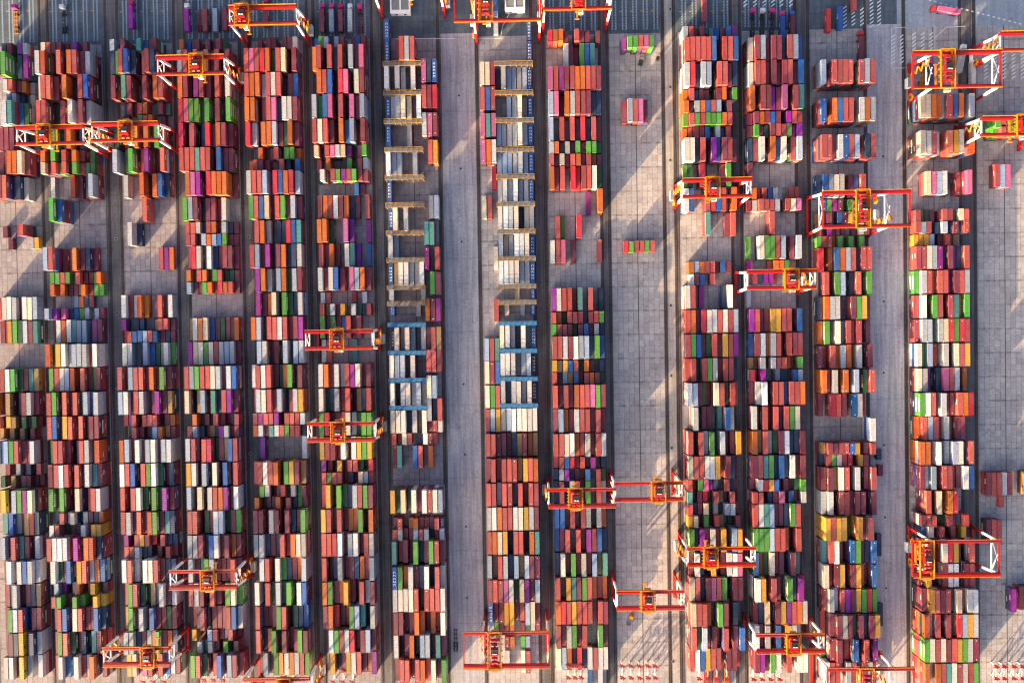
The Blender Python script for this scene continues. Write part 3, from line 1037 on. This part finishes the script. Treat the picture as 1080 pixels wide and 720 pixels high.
# ------------------------------------------------------------------ cranes
def crane_proto(big):
    span = 33.8; gy = 8.4 if big else 4.0; can = 9.6 if big else 0.0
    root = bpy.data.objects.new('gantry_crane', None); COL.objects.link(root)
    xa, xb = -span/2, span/2
    for sy in (-1, 1):
        gd = MB(); gd.box(xa-.6, xb+.6+can, sy*gy-.72, sy*gy+.72, GH-1.7, GH)
        gd.mi = 1; gd.box(xa-.4, xb+.4+can, sy*gy-.12, sy*gy+.12, GH+.002, GH+.14)     # trolley rail
        link('girder', gd.mesh('girder', [M_RED, M_DRED]), root)
        wk = MB(); y0 = sy*(gy+.722); y1 = sy*(gy+1.15)
        wk.box(xa-.6, xb+.6+can, min(y0, y1), max(y0, y1), GH-.35, GH-.25)
        wk.mi = 1
        for zz in (.3, .8): wk.bar((xa-.6, y1, GH+zz), (xb+.6+can, y1, GH+zz), .24 if zz > .5 else .1)
        kx = xa
        while kx < xb+can: wk.bar((kx, y1, GH-.3), (kx, y1, GH+.8), .1); kx += 2.2
        link('walkway', wk.mesh('walkway', [M_DRED, M_YEL]), root)
    for sx, x in ((-1, xa), (1, xb)):
        fy = gy+1.4                                                     # foot spread
        for sy in (-1, 1):
            lg = MB(); a = Vector((x, sy*gy, GH-1.7)); f = Vector((x, sy*fy, 2.2)); mid = f.lerp(a, .42)
            lg.bar(f, mid, .95, 1.2); lg.mi = 1; lg.bar(mid, a, 1.0, 1.2)
            link('leg', lg.mesh('leg', [M_RED, M_CW]), root)
            bo = MB(); bo.box(x-.45, x+.45, sy*fy-1.9, sy*fy+1.9, .55, 1.3); bo.mi = 1
            for k in (-1.35, -.45, .45, 1.35): bo.cyl((x, sy*fy+k, .4), 'x', .38, .5)
            link('bogie', bo.mesh('bogie', [M_DRED, M_RUB]), root)
        sb = MB(); sb.box(x-.6, x+.6, -fy-1.2, fy+1.2, 1.3, 2.6)
        link('sill_beam', sb.mesh('sill_beam', [M_RED]), root)
        br = MB(); br.bar((x, -gy, GH-6.5), (x, gy, GH-6.5), .5); br.bar((x, -gy, GH-6.5), (x, gy*.2, GH-1.2), .35); br.bar((x, gy, GH-6.5), (x, -gy*.2, GH-1.2), .35)
        link('brace', br.mesh('brace', [M_CW]), root)
    for x in (xa-.3, xb+.3+can):
        tb = MB(); tb.box(x-.3, x+.3, -gy+.76, gy-.76, GH-1.2, GH-.4)
        link('end_tie', tb.mesh('end_tie', [M_RED if big else M_CW]), root)
    # electrical room, cable reel and stairs on one end frame
    eh = MB(); eh.box(xb+.9, xb+3.1, -2.6, 2.6, 2.8, 6.0); eh.mi = 1; eh.box(xb+1.0, xb+3.0, -2.5, 2.5, 6.002, 6.1)
    link('electrical_room', eh.mesh('electrical_room', [M_CW, M_STL]), root)
    cr = MB(); cr.cyl((xb+1.4, gy-.6, 5.6), 'x', 2.1, .7, 18); cr.mi = 1; cr.cyl((xb+1.4, gy-.6, 5.6), 'x', .8, 1.0, 14)
    link('cable_reel', cr.mesh('cable_reel', [M_YEL, M_DRED]), root)
    stv = MB(); z = 2.6; y = -gy*.7; d = 1
    while z < GH-2: stv.bar((xb+1.3, y, z), (xb+1.3, y+d*3.2, z+2.6), .8, .15); stv.bar((xb+1.75, y, z+1), (xb+1.75, y+d*3.2, z+3.6), .12); y += d*3.2; d = -d; z += 2.6
    link('stair', stv.mesh('crane_stair', [M_YEL]), root)
    # trolley with its railings, machinery house, hatch and cabin
    tw, tl = 3.1, gy+1.0
    tr = MB(); tr.box(-tw, tw, -tl, -tl+.5, GH+.3, GH+.9); tr.box(-tw, tw, tl-.5, tl, GH+.3, GH+.9)
    tr.box(-tw, -tw+.5, -tl, tl, GH+.4, GH+.8); tr.box(tw-.5, tw, -tl, tl, GH+.4, GH+.8)
    for s in (-1, 1):
        for zz in (1.2, 1.9):
            tr.bar((s*(tw+.45), -tl-.4, GH+zz), (s*(tw+.45), tl+.4, GH+zz), .30); tr.bar((-tw-.45, s*(tl+.4), GH+zz), (tw+.45, s*(tl+.4), GH+zz), .30)
        for k in range(7): yy = -tl+2*tl*k/6; tr.bar((s*(tw+.45), yy, GH+.6), (s*(tw+.45), yy, GH+1.9), .3); tr.box(s*(tw+.45)-.25, s*(tw+.45)+.75, yy-.3, yy+.3, GH+.5, GH+.7) if s > 0 else tr.box(s*(tw+.45)-.75, s*(tw+.45)+.25, yy-.3, yy+.3, GH+.5, GH+.7)
        tr.box(-1.6, 1.6, s*(tl+1.2)-.35, s*(tl+1.2)+.35, GH+.4, GH+1.0); tr.bar((-1.2, s*tl, GH+.7), (-1.2, s*(tl+1.1), GH+.7), .25); tr.bar((1.2, s*tl, GH+.7), (1.2, s*(tl+1.1), GH+.7), .25)
    for xx in (-2.4, 2.2): tr.bar((xx, -tl+.6, GH+.7), (xx, tl-.6, GH+.7), .3)
    tr.mi = 1
    for yy in (-tl*.66, tl*.62): tr.box(-tw+.4, tw-.4, yy-.45, yy+.45, GH+.5, GH+1.1); tr.cyl((-1.0, yy, GH+1.5), 'x', .75, 1.3, 12); tr.cyl((1.4, yy, GH+1.5), 'x', .6, 1.5, 12)
    tro = link('trolley', tr.mesh('trolley', [M_YEL, M_RED]), root)
    mh = MB(); hy = 2.0; mh.box(-1.9, 1.9, -hy, hy, GH+.9, GH+2.9); mh.mi = 1; mh.box(-1.7, 1.75, -hy+.9, hy-.3, GH+2.902, GH+3.3)
    mh.mi = 2; mh.box(-1.0, .1, -hy+1.1, -hy+1.6, GH+3.302, GH+3.5); mh.box(.4, 1.4, -hy+1.1, -hy+1.5, GH+3.302, GH+3.45)
    link('machinery_house', mh.mesh('machinery_house', [M_RED, M_BLK, M_CW]), tro)
    cb = MB(); cb.box(.2, 2.4, -tl-1.6, -tl+.2, GH-2.6, GH-.1); cb.mi = 1; cb.box(.35, 2.25, -tl-1.64, -tl-1.602, GH-2.2, GH-.9)
    link('cabin', cb.mesh('cabin', [M_CW, M_GLASS]), tro)
    if big:
        wn = MB()
        for yy in (-5.6, -3.6, 3.6, 5.6): wn.cyl((0, yy, GH+1.5), 'x', .8, 3.2, 14)
        wn.box(-.3, .3, -5.6, 5.6, GH+1.1, GH+1.5)
        link('winch', wn.mesh('winch', [M_DRED]), tro)
    spd = MB(); spd.box(-.4, .4, -5.9, 5.9, 15.0, 15.5); spd.box(-1.1, 1.1, -6.0, -5.5, 15.0, 15.6); spd.box(-1.1, 1.1, 5.5, 6.0, 15.0, 15.6)
    for a in (-1, 1):
        for c in (-1, 1): spd.bar((a*.9, c*1.4, 15.5), (a*1.2, c*1.4, GH+.4), .08)
    link('spreader', spd.mesh('spreader', [M_YEL]), tro)
    return root
cp = {0: crane_proto(0), 1: crane_proto(1)}; used = set(); crs = []
for (a0, a1, v0, v1, tx, big, fl, lb) in CRANES:
    (x0, y0), (x1, y1) = g(a0, v0, GH), g(a1, v1, GH); cx, cy = (x0+x1)/2, (y0+y1)/2
    if big: cx += 4.8 if fl else -4.8
    crs.append((cx, cy, g(tx, (v0+v1)/2, GH)[0]-cx, big, fl, lb))
for cx, cy, dx, big, fl, lb in crs:
    if big not in used: o = cp[big]; used.add(big)
    else: o = copy_tree(cp[big])
    o.location = (cx, cy, 0); o.rotation_euler = (0, 0, math.pi if fl else 0)
    for ch in o.children:
        if ch.name.startswith('trolley'): ch.location = (-dx if fl else dx, 0, 0); ch.rotation_euler = (0, 0, math.pi if fl else 0)
    tag(o, lb, 'gantry crane', 'red gantry cranes spanning the container blocks')

# ------------------------------------------------------------------ trucks and trailers
def truck(u, v, cabc, load, label, ang=0.0, cab=True, L=12.2, name='container_truck', chassis=M_STL):
    """u, v: middle of the trailer; cab towards +y before turning"""
    x, y = g(u, v, 1.5)
    root = bpy.data.objects.new(name, None); COL.objects.link(root); root.location = (x, y, 0); root.rotation_euler = (0, 0, ang)
    tag(root, label, 'truck' if cab else 'trailer')
    ch = MB()
    for sx in (-1, 1): ch.box(sx*.55-.12, sx*.55+.12, -L/2, L/2, .95, 1.3)
    for k in range(6): yy = -L/2+.3+k*(L-.6)/5; ch.box(-1.15, 1.15, yy-.22, yy+.22, 1.0, 1.28)
    link('chassis', ch.mesh('chassis', [chassis]), root)
    wh = MB(); wh.cyl((0, 0, 0), 'x', .5, .5, 14); wm = wh.mesh('wheel', [M_RUB])
    for yy in (-L/2+1.2, -L/2+2.5, -L/2+3.8):
        for sx in (-1, 1): link('wheel', wm, root, (sx*.95, yy, .5))
    if cab:
        c = MB(); f = L/2+1.0
        c.box(-1.22, 1.22, f, f+2.2, .9, 3.0); c.quad((-1.22, f+2.2, 3.0), (1.22, f+2.2, 3.0), (1.22, f+.4, 3.5), (-1.22, f+.4, 3.5)); c.box(-1.2, 1.2, f, f+.38, 3.002, 3.5)
        c.mi = 1; c.box(-1.1, 1.1, f+2.202, f+2.24, 1.9, 2.8)
        link('cab', c.mesh('cab', [cabc, M_GLASS]), root)
        fr = MB(); fr.box(-.5, .5, L/2-2.8, f, .6, .94); link('frame', fr.mesh('tractor_frame', [M_BLK]), root)
        for yy in (L/2-1.5, f+1.0):
            for sx in (-1, 1): link('wheel', wm, root, (sx*.98, yy, .5))
    if load:
        key = (load, 12.19 if L > 8 else 6.06)
        if key not in cache: cache[key] = single_meshes(*key)
        bm, rm, dm = cache[key]
        o = link('shipping_container', bm, None, (x, y, 1.32), ang)
        tag(o, f"{CNAME[load]} container riding on the {label}"[:110] if len(label.split()) < 11 else f"{CNAME[load]} container on a trailer, " + label.split(', ')[-1], 'shipping container', 'containers on trailers')
        link('roof', rm, o); link('door', dm, o, (0, key[1]/2, 0)); q = link('door', dm, o, (0, key[1]/2, 0)); q.scale = (-1, 1, 1)
CM = {k: simple('cab_'+k, v, .35) for k, v in dict(pink=(.62, .03, .22), white=(.75, .75, .75), red=(.6, .03, .03), blue=(.04, .12, .45), crimson=(.5, .01, .12)).items()}
truck(16.5, 24, CM['pink'], None, 'pink cab truck with empty orange trailer, above the leftmost block', chassis=M_YEL)
truck(67, 24, CM['white'], None, 'white cab truck with empty dark trailer, parked above the second block', chassis=M_BLK)
truck(140, 20, CM['crimson'], 'P', 'crimson cab truck parked above the third block')
truck(198.5, 23, CM['white'], 'P', 'white cab truck, leftmost above the fourth block')
truck(210, 23, CM['crimson'], None, 'truck with empty crimson trailer, above the fourth block', chassis=M_DRED, cab=False, name='trailer')
truck(218, 23, CM['white'], 'M', 'trailer beside the light blue load, above the fourth block', cab=False, name='trailer')
truck(228.5, 23, CM['white'], 'L', 'trailer left of a maroon one, above the fourth block', cab=False, name='trailer')
truck(238.5, 22, CM['white'], 'M', 'trailer next to the crane leg, above the fourth block', cab=False, name='trailer')
truck(281.5, 18, CM['crimson'], 'M', 'crimson cab truck parked under the crane, fifth block')
truck(340.5, 23.5, CM['pink'], 'M', 'pink cab truck, leftmost above the sixth block')
truck(350.5, 23.5, CM['pink'], 'L', 'pink cab truck, second above the sixth block')
truck(360, 23.5, CM['crimson'], 'M', 'crimson cab truck, third above the sixth block')
truck(370, 23.5, CM['white'], 'S', 'white cab truck, fourth above the sixth block')
truck(380, 23.5, CM['pink'], None, 'pink cab truck with empty crimson trailer, above the sixth block', chassis=M_DRED)
truck(522, 13, CM['blue'], 'B', 'blue cab truck under the wide crane, top edge')
truck(523, 26, CM['white'], 'S', 'trailer below the blue truck, eighth block', cab=False, name='trailer')
truck(742, 13, CM['red'], 'R', 'red cab truck parked above the eleventh block')
for u, c, ld, t in ((794, 'pink', None, 'leftmost pink cab truck with empty dark trailer'), (804, 'white', None, 'white cab truck with empty dark trailer'), (814, 'pink', None, 'middle pink cab truck with empty dark trailer')):
    truck(u, 28, CM[c], ld, t+', above the twelfth block', chassis=M_BLK)
truck(824, 30, CM['pink'], 'B', 'pink cab truck with short load, above the twelfth block', L=11.0)
truck(834.5, 30, CM['blue'], 'M', 'blue cab truck with short load, above the twelfth block', L=11.0)
truck(872, 23.5, None, 'E', 'trailer with a bright red load, above the thirteenth block', cab=False, name='trailer')
truck(884.5, 21, None, 'B', 'trailer right of the bright red one, above the thirteenth block', cab=False, name='trailer')
truck(899, 1, None, 'R', 'trailer cut by the top edge, above the thirteenth block', cab=False, name='trailer')
truck(907, 52, CM['red'], 'M', 'red cab truck just above the salmon stacks, thirteenth block')
truck(999, 12.5, CM['red'], 'K', 'red cab truck driving along the dashed line, quay road', ang=math.radians(80))
truck(979.5, 82, CM['pink'], 'N', 'pink cab truck under the wide crane, top right')
truck(972, 82, CM['red'], None, 'red cab truck with yellow empty trailer under the wide crane', chassis=M_YEL)
truck(1012, 66, CM['white'], 'S', 'white cab truck under the wide crane, top right', ang=math.radians(-12))
truck(1024, 78, None, 'W', 'trailer with a white load beside the wide crane leg, top right', cab=False, name='trailer')
truck(925, 478, None, 'N', 'trailer with a navy load parked beside the thirteenth block, upper lane', cab=False, L=6.1, name='trailer')
truck(926.5, 495, None, 'M', 'short trailer with a maroon load parked beside the thirteenth block, truck lane', cab=False, L=6.1, name='trailer')
truck(925, 573, CM['blue'], 'N', 'long navy loaded trailer parked in the truck lane, upper of two', cab=False, name='trailer', chassis=simple('navy_chassis', (.03, .05, .11)))
truck(926.5, 646, CM['blue'], 'N', 'long navy loaded trailer parked in the truck lane, lower of two', cab=False, name='trailer', chassis=simple('navy_chassis', (.03, .05, .11)))
truck(480.5, 675, CM['blue'], None, 'dark empty trailer standing in the wide grey lane', cab=False, name='trailer', chassis=M_BLK)

# small service vehicle on the open pavement
x, y = g(664.5, 652)
vn = bpy.data.objects.new('pickup_truck', None); COL.objects.link(vn); vn.location = (x, y, 0); vn.rotation_euler = (0, 0, math.radians(-22))
tag(vn, 'small pickup with yellow cab parked on open pavement beside the crane', 'pickup truck')
q = MB(); q.box(-1.1, 1.1, .6, 3.0, .6, 1.5); q.box(-1.0, 1.0, .7, 2.2, 1.502, 2.3); link('cab', q.mesh('pickup_cab', [M_YEL]), vn)
q = MB(); q.box(-1.1, 1.1, -3.2, .55, .7, 1.0); q.box(-1.1, -1.0, -3.2, .55, 1.002, 1.5); q.box(1.0, 1.1, -3.2, .55, 1.002, 1.5); q.box(-1.0, 1.0, -3.2, -3.1, 1.002, 1.5); link('load_bed', q.mesh('pickup_bed', [M_STL]), vn)
q = MB(); q.cyl((0, 0, 0), 'x', .42, .35, 12); wm = q.mesh('wheel', [M_RUB])
for sx in (-1, 1):
    for yy in (-2.1, 1.9): link('wheel', wm, vn, (sx*.95, yy, .42))

for (u, v, lb) in ((675.5, 66.5, 'dark green forklift truck standing on open concrete below green containers'), (693.5, 62, 'small black forklift truck in sunlight near the pale lane, tenth block')):
    x, y = g(u, v, 1)
    fk = bpy.data.objects.new('forklift', None); COL.objects.link(fk); fk.location = (x, y, 0); fk.rotation_euler = (0, 0, math.radians(-18)); tag(fk, lb, 'forklift')
    k = .95 if u < 690 else .62; mt = M_FKG if u < 690 else M_BLK
    q = MB(); q.box(-1.1*k, 1.1*k, -1.6*k, 1.5*k, .45, 1.5); q.box(-1.0*k, 1.0*k, -1.7*k, -.9*k, 1.502, 2.0); link('body', q.mesh('forklift_body', [mt]), fk)
    q = MB(); q.box(-.95*k, .95*k, -.7*k, 1.0*k, 2.6, 2.75)
    for sx in (-.85, .85):
        for yy in (-.6, .9): q.bar((sx*k, yy*k, 1.502), (sx*k, yy*k, 2.6), .14)
    link('cage', q.mesh('forklift_cage', [M_BLK]), fk)
    q = MB()
    for sx in (-.6, .6): q.bar((sx*k, 1.7*k, .3), (sx*k, 1.7*k, 4.2), .25); q.bar((sx*k, 1.8*k, .3), (sx*k, 3.2*k, .3), .2, .12)
    q.bar((-.7*k, 1.7*k, 4.1), (.7*k, 1.7*k, 4.1), .2); link('mast', q.mesh('forklift_mast', [M_STL]), fk)
    for sx in (-1, 1):
        for yy in (-1.1, 1.1): link('wheel', wm, fk, (sx*1.05*k, yy*k, .42))

# white service buildings at the top of the two reefer blocks
for (u, v, w_, l_, lb) in ((422, 4, 10.5, 10, 'white flat roofed service cabin with dark roof panels, above the seventh block'), (543, 3, 10.5, 8, 'white flat roofed service cabin at the top edge, above the eighth block')):
    x, y = g(u, v, 4)
    o = bpy.data.objects.new('service_cabin', None); COL.objects.link(o); o.location = (x, y, 0); tag(o, lb, 'cabin')
    q = MB(); q.box(-w_/2, w_/2, -l_/2, l_/2, 0, 3.9); link('wall', q.mesh('cabin_wall', [M_CW]), o)
    q = MB(); q.box(-w_/2-.2, w_/2+.2, -l_/2-.2, -l_/2+1.6, 3.902, 4.2); q.box(-w_/2-.2, w_/2+.2, l_/2-1.6, l_/2+.2, 3.902, 4.2)
    for xx in (-w_/2+.2, 0, w_/2-.2): q.box(xx-.4, xx+.4, -l_/2+1.602, l_/2-1.602, 3.902, 4.2)
    link('roof', q.mesh('cabin_roof', [M_CW]), o)
    q = MB(); q.box(-w_/2+.65, w_/2-.65, -l_/2+1.62, l_/2-1.62, 3.902, 4.0); link('roof_panel', q.mesh('cabin_roof_panel', [M_STL]), o)
    for xx in (-2.4, 2.4):
        q = MB(); q.box(xx-.7, xx+.7, -l_/2-.06, -l_/2-.002, 1.1, 2.4); link('window', q.mesh('cabin_window', [M_GLASS]), o)

# red and white barrier frames across the lower ends of the blocks
def barrier():
    root = bpy.data.objects.new('lane_barrier', None); COL.objects.link(root)
    p = MB()
    for yy in (-3.2, 3.2): p.bar((0, yy, 0), (0, yy, 5.0), .42)
    p.bar((0, -3.2, 4.2), (0, 3.2, 4.2), .34); p.bar((0, -3.2, 1.4), (0, 3.2, 4.0), .25)
    link('frame', p.mesh('barrier_frame', [M_CW]), root)
    for yy in (-3.2, 3.2):
        a = MB(); a.bar((-1.5, yy+1.0, 5.3), (1.4, yy-.5, 5.3), .7, .5); a.bar((-1.1, yy-.9, 4.9), (.4, yy+.3, 4.9), .8, .5); a.bar((.2, yy-1.2, 4.9), (1.0, yy-.2, 4.9), .6, .5); a.bar((0, yy+.06, 4.0), (0, yy+.06, 5.2), .6)
        link('arm', a.mesh('barrier_arm', [M_BARR]), root)
    return root
bp = barrier(); first = True
spots = [('C', k, 712) for k in (152, 163, 174)] + [('D', k, 710) for k in (216, 226, 236)] + [('E', k, 712) for k in (298, 308)] + [('F', k, 712) for k in (352, 362, 372)] + [('I', k, 707) for k in (599.5, 606.5, 613)] + [('X', k, 707) for k in (656.5, 665.5, 674.5, 683.5, 691)] + [('J', k, 708) for k in (737.5, 746.5, 756, 766.5)] + \
        [('K', k, 708.5) for k in (794.5, 803.5, 812.5, 822)] + [('Q', k, 707.5) for k in (1050, 1058.5, 1068.5, 1077.5)]
cnt = {}
for b, u, v in spots:
    o = bp if first else copy_tree(bp); first = False
    o.location = (*g(u, v, 4), 0); k = cnt[b] = cnt.get(b, 0)+1
    tag(o, f"red and white barrier frame, {ORD[k-1]} of a row below the {BLOCK[b].replace(' from the left', '')}", 'barrier', 'barrier frames at the block ends')
